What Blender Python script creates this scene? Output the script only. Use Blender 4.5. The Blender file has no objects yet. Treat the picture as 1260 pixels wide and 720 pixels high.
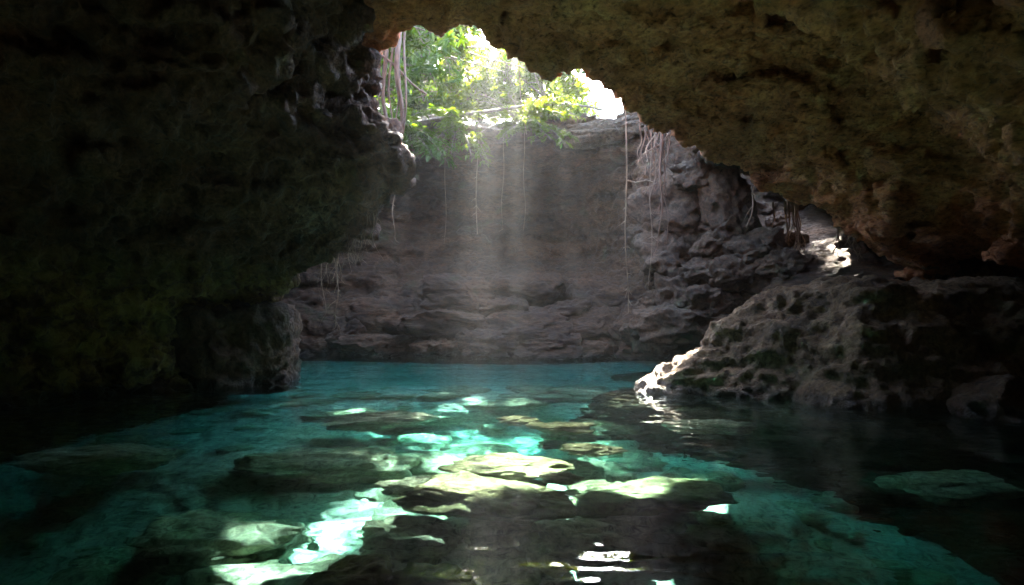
import bpy, bmesh, math, random
import numpy as np
from mathutils import Vector

# ------------------------------------------------------------------ camera, sky, sun, exposure
sc = bpy.context.scene
C = sc.collection
CAM_Z, F_PX, HX, HY = 1.3, 820.0, 630.0, 385.0
SUN_EL, SUN_AZ = math.radians(44), math.radians(0)       # azimuth from +Y, negative = to the left

cam_d = bpy.data.cameras.new('camera'); cam = bpy.data.objects.new('camera', cam_d); C.objects.link(cam)
cam.location = (0, 0, CAM_Z); cam.rotation_euler = (math.radians(90), 0, 0)
cam_d.sensor_width = 36; cam_d.lens = F_PX / 1260 * 36; cam_d.shift_y = 25 / 1260
cam_d.clip_start = 0.05; cam_d.clip_end = 2000
sc.camera = cam

world = bpy.data.worlds.new('World'); sc.world = world; world.use_nodes = True
wn = world.node_tree; wn.nodes.clear()
sky = wn.nodes.new('ShaderNodeTexSky'); sky.sky_type = 'NISHITA'; sky.sun_disc = False
sky.sun_elevation = SUN_EL; sky.sun_rotation = SUN_AZ
sky.air_density = 1.0; sky.dust_density = 2.0
wbg = wn.nodes.new('ShaderNodeBackground'); wbg.inputs['Strength'].default_value = 0.15
wout = wn.nodes.new('ShaderNodeOutputWorld')
wn.links.new(sky.outputs[0], wbg.inputs['Color']); wn.links.new(wbg.outputs[0], wout.inputs['Surface'])

sun_d = bpy.data.lights.new('sun', 'SUN'); sun = bpy.data.objects.new('sun', sun_d); C.objects.link(sun)
sun_d.energy = 5.0; sun_d.angle = math.radians(0.7); sun_d.color = (1.0, 0.91, 0.78)
SUN_TO = Vector((math.sin(SUN_AZ) * math.cos(SUN_EL), math.cos(SUN_AZ) * math.cos(SUN_EL), math.sin(SUN_EL)))
sun.rotation_euler = SUN_TO.to_track_quat('Z', 'Y').to_euler(); sun.location = SUN_TO * 60
try: sun_d.cycles.is_caustics_light = True
except Exception: sun_d.use_shadow = True

vs = sc.view_settings
vs.view_transform = 'Standard'; vs.look = 'None'; vs.exposure = 5.55; vs.gamma = 1.0; vs.use_curve_mapping = False
cy = sc.cycles
sc.render.engine = 'CYCLES'
cy.use_denoising = True
try: cy.denoiser = 'OPENIMAGEDENOISE'; cy.denoising_input_passes = 'RGB_ALBEDO_NORMAL'; cy.denoising_prefilter = 'ACCURATE'
except Exception: pass
cy.max_bounces = 12; cy.diffuse_bounces = 5; cy.glossy_bounces = 4; cy.transmission_bounces = 8
cy.volume_bounces = 1; cy.transparent_max_bounces = 8
cy.caustics_reflective = False; cy.caustics_refractive = True; cy.blur_glossy = 0.5
cy.sample_clamp_indirect = 8.0; cy.use_adaptive_sampling = False
cy.use_guiding = True; cy.use_surface_guiding = True; cy.use_volume_guiding = False

# ------------------------------------------------------------------ numeric helpers
rs = np.random.RandomState(7)
PERM = np.arange(256); rs.shuffle(PERM); PERM = np.concatenate([PERM, PERM, PERM]).astype(np.int32)
GR = rs.normal(size=(256, 3)); GR /= np.linalg.norm(GR, axis=1)[:, None]; GR = (GR * 1.5).astype(np.float32)

def perlin(x, y, z):
    x = np.asarray(x, np.float32); y = np.asarray(y, np.float32); z = np.asarray(z, np.float32)
    xi, yi, zi = np.floor(x), np.floor(y), np.floor(z)
    fx, fy, fz = x - xi, y - yi, z - zi
    xi = xi.astype(np.int32) & 255; yi = yi.astype(np.int32) & 255; zi = zi.astype(np.int32) & 255
    u = fx*fx*fx*(fx*(fx*6-15)+10); v = fy*fy*fy*(fy*(fy*6-15)+10); w = fz*fz*fz*(fz*(fz*6-15)+10)
    def g(dx, dy, dz):
        h = GR[PERM[PERM[PERM[xi+dx]+yi+dy]+zi+dz]]
        return h[..., 0]*(fx-dx) + h[..., 1]*(fy-dy) + h[..., 2]*(fz-dz)
    a = g(0,0,0); a += u*(g(1,0,0)-a)
    b = g(0,1,0); b += u*(g(1,1,0)-b)
    c = g(0,0,1); c += u*(g(1,0,1)-c)
    d = g(0,1,1); d += u*(g(1,1,1)-d)
    a += v*(b-a); c += v*(d-c)
    return a + w*(c-a)

def fbm(x, y, z, o=4, gain=.5):
    s = 0; a = 1.0; f = 1.0
    for i in range(o):
        s = s + a*perlin(x*f+i*17.3, y*f+i*5.1, z*f+i*9.7); a *= gain; f *= 2.03
    return s

def ridged(x, y, z, o=3, gain=.5):
    s = 0; a = 1.0; f = 1.0
    for i in range(o):
        s = s + a*(1-2*np.abs(perlin(x*f+i*7.3, y*f+i*15.1, z*f+i*3.7))); a *= gain; f *= 2.1
    return s

def rbf(pts, u, v, eps=.35):
    P = np.array(pts, float); n = len(P); A = np.zeros((n+1, n+1))
    A[:n, :n] = np.sqrt((P[:, None, 0]-P[None, :, 0])**2 + (P[:, None, 1]-P[None, :, 1])**2 + eps*eps)
    A[:n, n] = 1; A[n, :n] = 1
    w = np.linalg.solve(A, np.append(P[:, 2], 0))
    out = np.full(np.broadcast(u, v).shape, w[n], np.float32)
    for i in range(n):
        out += (w[i]*np.sqrt((u-P[i, 0])**2 + (v-P[i, 1])**2 + eps*eps)).astype(np.float32)
    return out

def smooth01(a, b, x):
    t = np.clip((x-a)/(b-a), 0, 1); return t*t*(3-2*t)

def poly_sd(poly, x, y):
    """signed distance to a polygon in plan, negative inside"""
    d = np.full(np.broadcast(x, y).shape, 1e9, np.float32); ins = np.zeros(d.shape, bool)
    n = len(poly)
    for i in range(n):
        ax, ay = poly[i]; bx, by = poly[(i+1) % n]
        ex, ey = bx-ax, by-ay; wx, wy = x-ax, y-ay
        t = np.clip((wx*ex+wy*ey)/(ex*ex+ey*ey), 0, 1)
        d = np.minimum(d, (wx-ex*t)**2 + (wy-ey*t)**2)
        c = ((ay <= y) & (by > y)) | ((by <= y) & (ay > y))
        if abs(ey) > 1e-9: ins ^= c & (x < ax + (y-ay)/ey*ex)
    d = np.sqrt(d); return np.where(ins, -d, d)

def at(px, py, Y):
    """a point of the place that lies Y metres ahead of the viewer"""
    return Vector(((px-HX)/F_PX*Y, Y, CAM_Z + (HY-py)/F_PX*Y))

def surface_nets(Fd, org, h):
    s = Fd < 0
    nx, ny, nz = Fd.shape
    cnt = np.zeros((nx-1, ny-1, nz-1), np.int8)
    offs = [(i, j, k) for i in (0, 1) for j in (0, 1) for k in (0, 1)]
    for i, j, k in offs: cnt += s[i:nx-1+i, j:ny-1+j, k:nz-1+k]
    act = np.argwhere((cnt > 0) & (cnt < 8)).astype(np.int32)
    idx = np.full(cnt.shape, -1, np.int32); idx[act[:, 0], act[:, 1], act[:, 2]] = np.arange(len(act))
    val = np.stack([Fd[act[:, 0]+i, act[:, 1]+j, act[:, 2]+k] for i, j, k in offs], 1)
    pos = np.zeros((len(act), 3), np.float32); num = np.zeros(len(act), np.float32)
    O = np.array(offs, np.float32)
    for a in range(8):
        for b in range(a+1, 8):
            if np.abs(O[a]-O[b]).sum() != 1: continue
            va, vb = val[:, a], val[:, b]; m = (va < 0) != (vb < 0)
            t = np.where(m, va/np.where(m, va-vb, 1), 0)
            pos += np.where(m[:, None], O[a]+t[:, None]*(O[b]-O[a]), 0); num += m
    V = (act + pos/num[:, None])*h + np.array(org, np.float32)
    quads = []
    for ax in range(3):
        sl0 = [slice(1, -1)]*3; sl1 = [slice(1, -1)]*3
        sl0[ax] = slice(0, -1); sl1[ax] = slice(1, None)
        a = s[tuple(sl0)]; b = s[tuple(sl1)]
        e = np.argwhere(a != b); flip = a[e[:, 0], e[:, 1], e[:, 2]]
        e = e.copy()
        for q in range(3):
            if q != ax: e[:, q] += 1
        u, v = [(1, 2), (2, 0), (0, 1)][ax]
        def cell(du, dv):
            c = e.copy(); c[:, u] += du; c[:, v] += dv
            return idx[c[:, 0], c[:, 1], c[:, 2]]
        Q = np.stack([cell(-1, -1), cell(0, -1), cell(0, 0), cell(-1, 0)], 1)
        Q[~flip] = Q[~flip][:, ::-1]
        quads.append(Q)
    Q = np.concatenate(quads)
    return V, Q[(Q >= 0).all(1)]

def subdivide(V, Q):
    nV = len(V)
    e = np.stack([Q, np.roll(Q, -1, 1)], 2).reshape(-1, 2); e.sort(1)
    key = e[:, 0].astype(np.int64)*nV + e[:, 1]
    uk, inv = np.unique(key, return_inverse=True)
    ea, eb = uk // nV, uk % nV
    em = (V[ea]+V[eb])/2; fm = V[Q].mean(1)
    inv = inv.reshape(-1, 4) + nV; fi = np.arange(len(Q)) + nV + len(uk)
    nq = np.stack([np.stack([Q[:, i], inv[:, i], fi, inv[:, (i+3) % 4]], 1) for i in range(4)], 1).reshape(-1, 4)
    return np.concatenate([V, em, fm]).astype(np.float32), nq

def vnormals(V, Q):
    n = np.cross(V[Q[:, 2]]-V[Q[:, 0]], V[Q[:, 3]]-V[Q[:, 1]])
    N = np.zeros_like(V)
    for i in range(4):
        for c in range(3): N[:, c] += np.bincount(Q[:, i], n[:, c], len(V))
    return N/np.maximum(np.linalg.norm(N, axis=1), 1e-9)[:, None]

def np_mesh(name, V, Fq, smooth=True):
    V = np.ascontiguousarray(V, np.float32); Fq = np.ascontiguousarray(Fq, np.int32)
    me = bpy.data.meshes.new(name); k = Fq.shape[1]
    me.vertices.add(len(V)); me.vertices.foreach_set('co', V.ravel())
    me.loops.add(Fq.size); me.loops.foreach_set('vertex_index', Fq.ravel())
    me.polygons.add(len(Fq)); me.polygons.foreach_set('loop_start', np.arange(len(Fq), dtype=np.int32)*k)
    me.update(calc_edges=True)
    me.polygons.foreach_set('use_smooth', np.full(len(Fq), smooth))
    return me

def link(name, me, mat, parent=None, **tags):
    o = bpy.data.objects.new(name, me); C.objects.link(o)
    if me is not None and mat is not None and not me.materials: me.materials.append(mat)
    o.parent = parent
    for k, v in tags.items():
        if v: o[k] = v
    return o

# ------------------------------------------------------------------ materials
class NT:
    def __init__(s, name):
        s.m = bpy.data.materials.new(name); s.m.use_nodes = True; s.t = s.m.node_tree; s.t.nodes.clear()
        s.out = s.n('ShaderNodeOutputMaterial')
    def n(s, typ, **kw):
        nd = s.t.nodes.new(typ)
        for k, v in kw.items():
            if hasattr(nd, k): setattr(nd, k, v)
        return nd
    def l(s, a, b): s.t.links.new(a, b)
    def noise(s, vec, scale, detail=5, rough=.55, dist=0):
        n = s.n('ShaderNodeTexNoise'); n.inputs['Scale'].default_value = scale; n.inputs['Detail'].default_value = detail
        n.inputs['Roughness'].default_value = rough; n.inputs['Distortion'].default_value = dist; s.l(vec, n.inputs['Vector']); return n.outputs['Fac']
    def ramp(s, fac, stops):
        r = s.n('ShaderNodeValToRGB'); e = r.color_ramp.elements
        while len(e) < len(stops): e.new(.5)
        for i, (p, c) in enumerate(stops):
            e[i].position = p; e[i].color = (*c, 1) if len(c) == 3 else c
        s.l(fac, r.inputs[0]); return r.outputs[0]
    def mix(s, fac, a, b, mode='MIX'):
        m = s.n('ShaderNodeMix', data_type='RGBA', blend_type=mode)
        for sock, v in ((m.inputs[0], fac), (m.inputs[6], a), (m.inputs[7], b)):
            if isinstance(v, bpy.types.NodeSocket): s.l(v, sock)
            else: sock.default_value = (*v, 1) if isinstance(v, tuple) else v
        return m.outputs[2]
    def math(s, op, a, b=0.0):
        m = s.n('ShaderNodeMath', operation=op)
        for sock, v in ((m.inputs[0], a), (m.inputs[1], b)):
            if isinstance(v, bpy.types.NodeSocket): s.l(v, sock)
            else: sock.default_value = v
        return m.outputs[0]

G3 = lambda v: (v, v, v)
def rock_mat(name, dark, mid, light, moss=.35, mosscol=(.035, .05, .012), stain=(.17, .085, .035), bump=.5, finev=.72, hollow_shade=.10, bank=False, rough=.75, pits=.6, stretch=(1, 1, 1), wet=.35):
    t = NT(name)
    geo = t.n('ShaderNodeNewGeometry'); P = geo.outputs['Position']
    mp = t.n('ShaderNodeMapping'); mp.inputs['Scale'].default_value = stretch; t.l(P, mp.inputs['Vector']); S = mp.outputs[0]
    big = t.noise(S, .55, 6, .6, .6); med = t.noise(S, 2.6, 8, .65, .3); fine = t.noise(S, 14, 8, .7)
    col = t.ramp(med, [(.28, dark), (.48, mid), (.72, light)])
    col = t.mix(t.ramp(big, [(.45, G3(0)), (.65, G3(.75))]), col, stain)
    col = t.mix(.9, col, t.ramp(fine, [(.34, G3(.22)), (.50, G3(finev)), (.66, G3(1.15))]), 'MULTIPLY')
    hollow = t.noise(S, 5.0, 10, .75, 1.2)
    col = t.mix(.8, col, t.ramp(hollow, [(.36, G3(hollow_shade)), (.44, G3(1.0))]), 'MULTIPLY')  # hollows of the bump darkened, their shade put into the colour
    ms = t.noise(P, .8, 7, .65, .4)
    col = t.mix(t.ramp(t.math('ADD', t.math('MULTIPLY', ms, .75), t.math('MULTIPLY', fine, .25)), [(.62-moss*.3, G3(0)), (.72-moss*.3, G3(.85))]), col, mosscol)
    if bank:     # moss above the waterline, coloured paler to put light on the dark bank
        sx = t.n('ShaderNodeSeparateXYZ'); t.l(P, sx.inputs[0])
        bz = t.ramp(t.math('MULTIPLY', sx.outputs['Z'], .25), [(.36, G3(1)), (.58, G3(0))])
        bn = t.ramp(t.noise(P, 3.2, 8, .7, .5), [(.42, G3(0)), (.58, G3(.8))])
        col = t.mix(t.math('MULTIPLY', bz, bn), col, (.42, .30, .08))
    vo = t.n('ShaderNodeTexVoronoi'); vo.inputs['Scale'].default_value = 4.5; t.l(S, vo.inputs['Vector'])
    pit = t.ramp(vo.outputs['Distance'], [(.05, G3(0)), (.45, G3(1))])
    h = t.math('ADD', t.math('MULTIPLY', med, 1.0), t.math('MULTIPLY', fine, .35))
    h = t.math('ADD', h, t.math('MULTIPLY', pit, .25*pits))
    h = t.math('ADD', h, t.math('MULTIPLY', hollow, .8))
    bp = t.n('ShaderNodeBump'); bp.inputs['Strength'].default_value = bump; bp.inputs['Distance'].default_value = .12
    t.l(h, bp.inputs['Height'])
    sz = t.n('ShaderNodeSeparateXYZ'); t.l(P, sz.inputs[0])     # damp band just above the waterline
    damp = t.ramp(t.math('ADD', t.math('MULTIPLY', sz.outputs['Z'], 1.0), t.math('MULTIPLY', t.noise(P, 2.2, 5, .6), -.22)), [(.0, G3(1)), (.10, G3(0))])
    col = t.mix(t.math('MULTIPLY', damp, .0 if name.startswith(('pale_pool', 'algae', 'pale_bed')) else .65), col, (.02, .016, .010))
    b = t.n('ShaderNodeBsdfPrincipled'); t.l(col, b.inputs['Base Color']); t.l(bp.outputs[0], b.inputs['Normal'])
    t.l(t.math('SUBTRACT', t.ramp(med, [(.3, G3(rough-wet*.6)), (.6, G3(rough))]), t.math('MULTIPLY', damp, .35)), b.inputs['Roughness'])
    b.inputs['Specular IOR Level'].default_value = .4
    t.l(b.outputs[0], t.out.inputs['Surface']); return t.m

M = {}
M['ceiling'] = rock_mat('ceiling_limestone', (.22, .075, .03), (.66, .265, .105), (.78, .41, .20), moss=-.7, mosscol=(.2, .11, .03), stain=(.50, .19, .07), hollow_shade=.30, finev=.88, bump=1.0, pits=1.0, stretch=(.8, .8, 1.6))
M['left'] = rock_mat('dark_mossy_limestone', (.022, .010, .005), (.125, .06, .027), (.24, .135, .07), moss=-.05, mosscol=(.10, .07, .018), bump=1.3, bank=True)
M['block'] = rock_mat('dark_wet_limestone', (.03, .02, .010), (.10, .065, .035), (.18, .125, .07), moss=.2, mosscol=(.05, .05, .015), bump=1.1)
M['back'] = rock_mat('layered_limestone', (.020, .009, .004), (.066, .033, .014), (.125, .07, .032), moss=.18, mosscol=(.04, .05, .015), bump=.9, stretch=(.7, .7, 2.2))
M['stone'] = rock_mat('tan_boulder_limestone', (.035, .021, .011), (.105, .064, .033), (.17, .112, .065), moss=.2, bump=.9)
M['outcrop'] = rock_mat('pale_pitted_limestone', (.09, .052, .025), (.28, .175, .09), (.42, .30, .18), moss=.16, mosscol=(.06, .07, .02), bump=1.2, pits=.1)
M['floor'] = rock_mat('pale_pool_limestone', (.34, .33, .27), (.54, .52, .45), (.68, .66, .58), moss=.0, finev=.9, hollow_shade=.5, mosscol=(.10, .12, .04), stain=(.52, .50, .40), bump=.4, rough=.9)
M['boulder'] = rock_mat('algae_pale_limestone', (.08, .09, .04), (.155, .17, .08), (.24, .255, .135), moss=.05, mosscol=(.07, .085, .025), stain=(.13, .15, .055), bump=.6, rough=.9, pits=.6)
M['bedstone'] = rock_mat('pale_bed_stone', (.28, .28, .18), (.46, .46, .33), (.58, .57, .44), moss=.05, mosscol=(.10, .12, .04), stain=(.27, .28, .15), bump=.6, rough=.9, pits=.6)
M['ground'] = rock_mat('forest_ground', (.05, .04, .02), (.15, .11, .07), (.25, .2, .13), moss=.4)

def water_mat():
    t = NT('clear_turquoise_water')
    g = t.n('ShaderNodeBsdfGlass'); g.inputs['IOR'].default_value = 1.333; g.inputs['Roughness'].default_value = 0.0
    t.l(g.outputs[0], t.out.inputs['Surface']); return t.m
M['water'] = water_mat()
def volume_mat(name, typ, col, dens, g=None):
    t = NT(name); v = t.n(typ); v.inputs['Color'].default_value = (*col, 1); v.inputs['Density'].default_value = dens
    if g is not None: v.inputs['Anisotropy'].default_value = g
    t.l(v.outputs[0], t.out.inputs['Volume']); return t.m
M['water_tint'] = volume_mat('turquoise_water_body', 'ShaderNodeVolumeAbsorption', (.40, .885, .86), .84)
M['haze'] = volume_mat('misty_cave_air', 'ShaderNodeVolumePrincipled', (.155, .164, .176), .005, .70)

def leaf_mat(name, refl, trans):
    t = NT(name); geo = t.n('ShaderNodeNewGeometry')
    n = t.noise(geo.outputs['Position'], 3.0, 3)
    d = t.n('ShaderNodeBsdfPrincipled'); d.inputs['Roughness'].default_value = .45; d.inputs['Specular IOR Level'].default_value = .35
    t.l(t.mix(t.ramp(n, [(.35, G3(0)), (.65, G3(1))]), tuple(c*.7 for c in refl), refl), d.inputs['Base Color'])
    tr = t.n('ShaderNodeBsdfTranslucent'); t.l(t.mix(t.ramp(n, [(.35, G3(0)), (.65, G3(1))]), tuple(c*.65 for c in trans), trans), tr.inputs['Color'])
    mx = t.n('ShaderNodeMixShader'); mx.inputs[0].default_value = .5; t.l(d.outputs[0], mx.inputs[1]); t.l(tr.outputs[0], mx.inputs[2])
    t.l(mx.outputs[0], t.out.inputs['Surface']); return t.m
M['leaf'] = leaf_mat('forest_leaf', (.045, .09, .003), (.09, .155, .002))
M['leaf_y'] = leaf_mat('yellow_green_leaf', (.065, .10, .003), (.15, .20, .002))
M['leaf_d'] = leaf_mat('deep_green_leaf', (.03, .07, .003), (.035, .085, .002))

def bark_mat(name, a, b):
    t = NT(name); geo = t.n('ShaderNodeNewGeometry')
    mp = t.n('ShaderNodeMapping'); mp.inputs['Scale'].default_value = (1, 1, .25); t.l(geo.outputs['Position'], mp.inputs['Vector'])
    n = t.noise(mp.outputs[0], 18, 5)
    p = t.n('ShaderNodeBsdfPrincipled'); p.inputs['Roughness'].default_value = .8
    t.l(t.ramp(n, [(.3, a), (.7, b)]), p.inputs['Base Color'])
    bp = t.n('ShaderNodeBump'); bp.inputs['Strength'].default_value = .5; bp.inputs['Distance'].default_value = .02; t.l(n, bp.inputs['Height']); t.l(bp.outputs[0], p.inputs['Normal'])
    t.l(p.outputs[0], t.out.inputs['Surface']); return t.m
M['bark'] = bark_mat('grey_brown_bark', (.055, .038, .025), (.16, .12, .085))
M['root'] = bark_mat('pale_root_bark', (.13, .085, .05), (.33, .24, .155))
M['root_red'] = bark_mat('reddish_root_bark', (.09, .052, .03), (.22, .13, .08))

# ------------------------------------------------------------------ the cave: one rock field, split into walls, ceiling, floor
h = .115
X0, X1, Y0, Y1, Z0, Z1 = -10.0, 11.5, -4.0, 25.5, -4.3, 8.6
gx = np.arange(X0, X1, h, dtype=np.float32); gy = np.arange(Y0, Y1, h, dtype=np.float32); gz = np.arange(Z0, Z1, h, dtype=np.float32)

# left wall: solid where x < W(y, z)
W = rbf([(10.0, 6.2, -2.2), (10.3, 4.3, -2.2), (10.5, 3.6, -1.95), (11, 3.2, -2.4), (12, 2.7, -2.95), (13, 2.2, -3.8), (14, 1.5, -5.1),
         (13, 5, -4.2), (13, 6.5, -4.2), (16, 5, -6.3), (16, 2, -6.6), (16, 0, -6.6), (20, 3, -7.6), (20, 0, -7.6), (20, 7, -6.5), (25, 3, -8),
         (8, 4, -3.4), (8, 6, -2.8), (5, 4, -4.6), (5, 6, -4), (0, 4, -5.5), (0, 0, -6.5), (-4, 3, -6),
         (9, 0, -6.8), (9.5, 1.0, -6.4), (9.5, 1.9, -6.3), (9.5, 2.5, -5.4), (9.5, 3.2, -4.2), (9, -3, -6.2), (11.6, 0, -5.6), (11.6, 1.2, -5.6), (11.5, 2.0, -4.9), (11.6, -2, -5.2),
         (13.5, 0, -6.4), (6, 0, -7.0), (6, 2, -6.6), (6, 2.9, -5.4), (14, -3, -6)], gy[:, None], gz[None, :])
# ceiling: solid where z > Cz(x, y)
Cz = rbf([(-2.3, 11.5, 5.86), (-1.14, 11.0, 5.95), (-.14, 11.2, 5.6), (.48, 11.3, 5.33), (.97, 11.4, 5.5), (1.9, 12.5, 5.2), (3.35, 13.8, 5.1), (4.77, 14.5, 4.57), (6.0, 15.2, 4.25), (7.9, 15.3, 3.65), (8.6, 15.0, 2.4), (8.2, 14, 2.3), (7.6, 13.4, 2.6),
          (-2, 9.6, 6.0), (-.4, 9.4, 5.75), (1.6, 9.3, 5.4), (2, 9.0, 5.45), (3.9, 8.7, 5.3), (5, 10, 5.0), (6.2, 10, 4.4), (6.95, 10, 4.0), (7.4, 10, 2.7), (6.9, 12, 2.6), (5.5, 13, 4.2), (3, 12.2, 5.2), (4.2, 11, 5.0),
          (3.25, 7, 4.55), (4.1, 7, 3.9), (4.9, 7, 3.25), (5.8, 7, 2.6), (2.0, 7, 5.3), (0, 7, 5.6), (-3, 6, 5.4), (0, 0, 4.6), (4, 3, 3.0), (-4, 0, 4.5), (0, -4, 3),
          (-6, 16, 6.3), (-6, 20, 6.5), (0, 22, 6.6), (4.5, 19, 6), (9.5, 13, 2.8), (10, 18, 4.2), (10, 23, 5)], gx[:, None], gy[None, :])
HOLE = [(-2.5, 11.9), (-1.8, 11.2), (-1.14, 11.0), (-.6, 10.9), (-.14, 11.2), (.48, 11.35), (.72, 11.7), (.97, 11.4), (1.4, 11.8), (1.9, 12.5), (3.35, 13.9), (4.6, 15.4),
        (4.8, 19), (4.5, 24), (-6.5, 24), (-6.6, 19), (-5.2, 15.5), (-4, 13.0)]
HOLE2 = [(6.9, 18.2), (8.2, 17.9), (9.0, 19), (9.0, 21.5), (8.2, 22.8), (7.0, 22.2), (6.6, 20)]
hole = np.minimum(poly_sd(HOLE, gx[:, None], gy[None, :]), poly_sd(HOLE2, gx[:, None], gy[None, :]))
# back wall: solid where y > B(x, z)
B = rbf([(-7.5, 0, 20.6), (-7.5, 4, 20.6), (-5, 0, 20.4), (-5, 1.2, 20.4), (-5, 1.6, 21.0), (-5, 4, 21.4), (-4.5, 6.3, 20.3), (-2.6, 0, 19.7), (-2.6, 1.3, 19.8), (-2.6, 2.2, 20.8), (-2.4, 4, 22.6), (-2.5, 5.0, 22.0), (-2.5, 6.2, 20.0),
         (0, 0, 19.3), (0, 1.0, 19.3), (0, 1.25, 19.7), (0, 2.3, 20.0), (0, 2.6, 21.3), (.5, 3.6, 23.2), (1.5, 3.6, 23.2), (1, 4.8, 22.4), (.8, 5.7, 20.2), (1, 6.8, 19.7), (2.4, 0, 19.3), (2.4, 1.1, 19.4), (2.4, 2.3, 20.1), (2.6, 3, 22.0), (2.8, 4.6, 21.4), (3, 6.6, 19.6),
         (3.8, 0, 19.0), (3.9, 1.2, 19.0), (4, 3, 18.8), (4.2, 5, 18.4), (4.3, 6.8, 18.6), (5, 0, 17.8), (5.1, 2, 17.7), (5.2, 4.5, 17.4), (5.6, 5.5, 17.3),
         (6.0, 0, 17.5), (6.0, 2.2, 17.5), (6.1, 4, 17.8), (6.6, 4, 21), (7, 2, 23.5), (8, 5, 24.2), (10, 3, 24), (0, -3, 19), (-5, -3, 20), (4, -3, 18.4), (0, 9, 20.3), (8, 8, 24.6)], gx[:, None], gz[None, :], .2)
# right wall: solid where x > R(y, z)
R = rbf([(0, 0, 6.3), (0, 3, 6), (5, 1, 7.0), (5, 3, 6.0), (8.5, 0, 7.4), (8.5, 2, 7.6), (11, 2, 8.6), (14, 2, 9.6), (14, 4, 9.6), (18, 3, 10.2), (24, 3, 10), (-4, 2, 5), (9, -3, 8)], gy[:, None], gz[None, :])
# pool floor: solid where z < Fl(x, y)
Fl = rbf([(0, 0, -2.9), (-2, 2, -2.9), (2, 2, -3.0), (2.6, 4, -2.7), (-3.2, 4.5, -2.4), (0, 4, -2.1), (-1.0, 5.5, -1.6), (.6, 5.5, -1.3), (.2, 7, -1.6), (2, 6, -1.5), (3.4, 7, -2.5), (-2.4, 7, -1.2), (-3.6, 7.5, -1.5), (-5, 7, -2.8), (-2, 8.6, -1.7), (-1.2, 9.6, -2.6), (.5, 9.2, -2.5), (2, 9.0, -2.2),
          (-3.5, 10, -1.6), (-5, 10, -2.4), (0, 11.4, -1.0), (-2, 11.4, -1.05), (1.8, 11.6, -1.05), (0, 14, -2.0), (-3, 14, -2.2), (2.5, 14, -2), (0, 17, -3.0), (-5, 17, -2.8), (3.5, 16.5, -2.5), (5.2, 16.2, -.4), (5.5, 15, .2), (6.3, 16.2, 2.1), (6.6, 15, 1.3), (7.6, 15, 1.9), (7.5, 18.5, 3.1), (8, 20, 3.6), (8.2, 22, 4.6), (8.2, 24, 6.4), (9.6, 18, 3.4),
          (4.6, 7, -2.9), (5.5, 5, -3.0), (-6.5, 3, -3), (6, 1, -3), (0, -4, -2)], gx[:, None], gy[None, :])
# right rock outcrop: solid where z < H(x, y)
H = rbf([(1.85, 11.2, -.25), (2.4, 11.2, .34), (3.1, 11.1, .85), (3.9, 11.1, 1.35), (5.0, 11, 1.78), (5.6, 11, 1.75), (6.6, 11, 1.7), (8, 11, 1.9), (3.1, 10.3, -.2), (3.2, 10.6, .5), (4.0, 9.7, -.15), (4.1, 10.2, 1.0), (4.7, 8.75, -.1), (4.9, 9.4, 1.1), (5.6, 8.5, -.1), (5.8, 9.2, 1.2), (7.0, 8.3, -.1), (7.2, 9.2, 1.25),
         (3.2, 12.2, -.1), (4.3, 12.8, .2), (6, 13.6, .9), (8, 14, 1.7), (1.2, 11, -1.4), (3.0, 9.2, -1.5), (4.4, 7.8, -1.6), (7, 7.3, -1.5), (2.6, 12.8, -1.4), (4.4, 14, -1.3), (0, 8, -3), (-4, 10, -4), (0, 16, -4), (4, 4, -3), (7, 3, -3)], gx[:, None], gy[None, :], .15)
Gt = 7.75 + .55*np.asarray(fbm(gx[:, None]*.3, gy[None, :]*.3, np.zeros((1, 1)), 3)) - .70*smooth01(17.5, 19.5, gy)[None, :]
Gt += .5*smooth01(21.5, 25.5, gy)[None, :]

shp = (len(gx), len(gy), len(gz))
NAMES = ['cave_wall_left', 'cave_ceiling', 'cave_wall_back', 'cave_wall_right', 'pool_floor', 'rock_outcrop', 'cave_wall_rear']
X3, Y3, Z3 = gx[:, None, None], gy[None, :, None], gz[None, None, :]
def fields(x, y, z, w, cz, hl, b, r, fl, hh):
    return [x-w, np.maximum(cz-z, -hl*1.0), b-y, r-x, z-fl, (z-hh)*.8, y+3.2]
full = fields(X3, Y3, Z3, W[None], Cz[:, :, None], hole[:, :, None], B[:, None, :], R[None], Fl[:, :, None], H[:, :, None])
base = np.full(shp, 1e3, np.float32); arg = np.zeros(shp, np.int8)
k_s = .18
for i, f in enumerate(full):
    f = np.broadcast_to(f, shp)
    m = f < base; arg[m] = i
    d = np.clip(.5+.5*(base-f)/k_s, 0, 1)
    base = base*(1-d)+f*d - k_s*d*(1-d)
del full
band = np.abs(base) < 1.3
ii = np.argwhere(band)
px, py, pz = gx[ii[:, 0]], gy[ii[:, 1]], gz[ii[:, 2]]
ar = arg[band]
n1 = fbm(px*.5, py*.5, pz*.6, 2)
n2 = ridged(px*.9+.4*n1, py*.9, pz*1.5, 3)-.8
strat = perlin(px*.35, py*.35, pz*2.4+.6*n1)
amp1 = np.array([.38, .26, .16, .3, .22, .10, .3], np.float32)[ar]
amp2 = np.array([.36, .26, .14, .15, .06, .10, .1], np.float32)[ar]
amp3 = np.array([.22, .34, .32, .1, .0, .20, .1], np.float32)[ar]
cav = np.maximum(perlin(px*1.0+3.1, py*1.0, pz*1.6)-.26, 0)
amp4 = np.array([.5, 1.1, .5, .3, .0, .10, .2], np.float32)[ar]
calm = np.where(ar == 1, .15+.85*smooth01(.1, 1.3, hole[ii[:, 0], ii[:, 1]]), 1)
base[band] += amp1*n1*(.4+.6*calm) + (amp2*n2 + amp3*strat + amp4*cav)*calm
np.maximum(base, (Z3 - Gt[:, :, None]), out=base)
V, Q = surface_nets(base, (gx[0], gy[0], gz[0]), h)
del base
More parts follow.
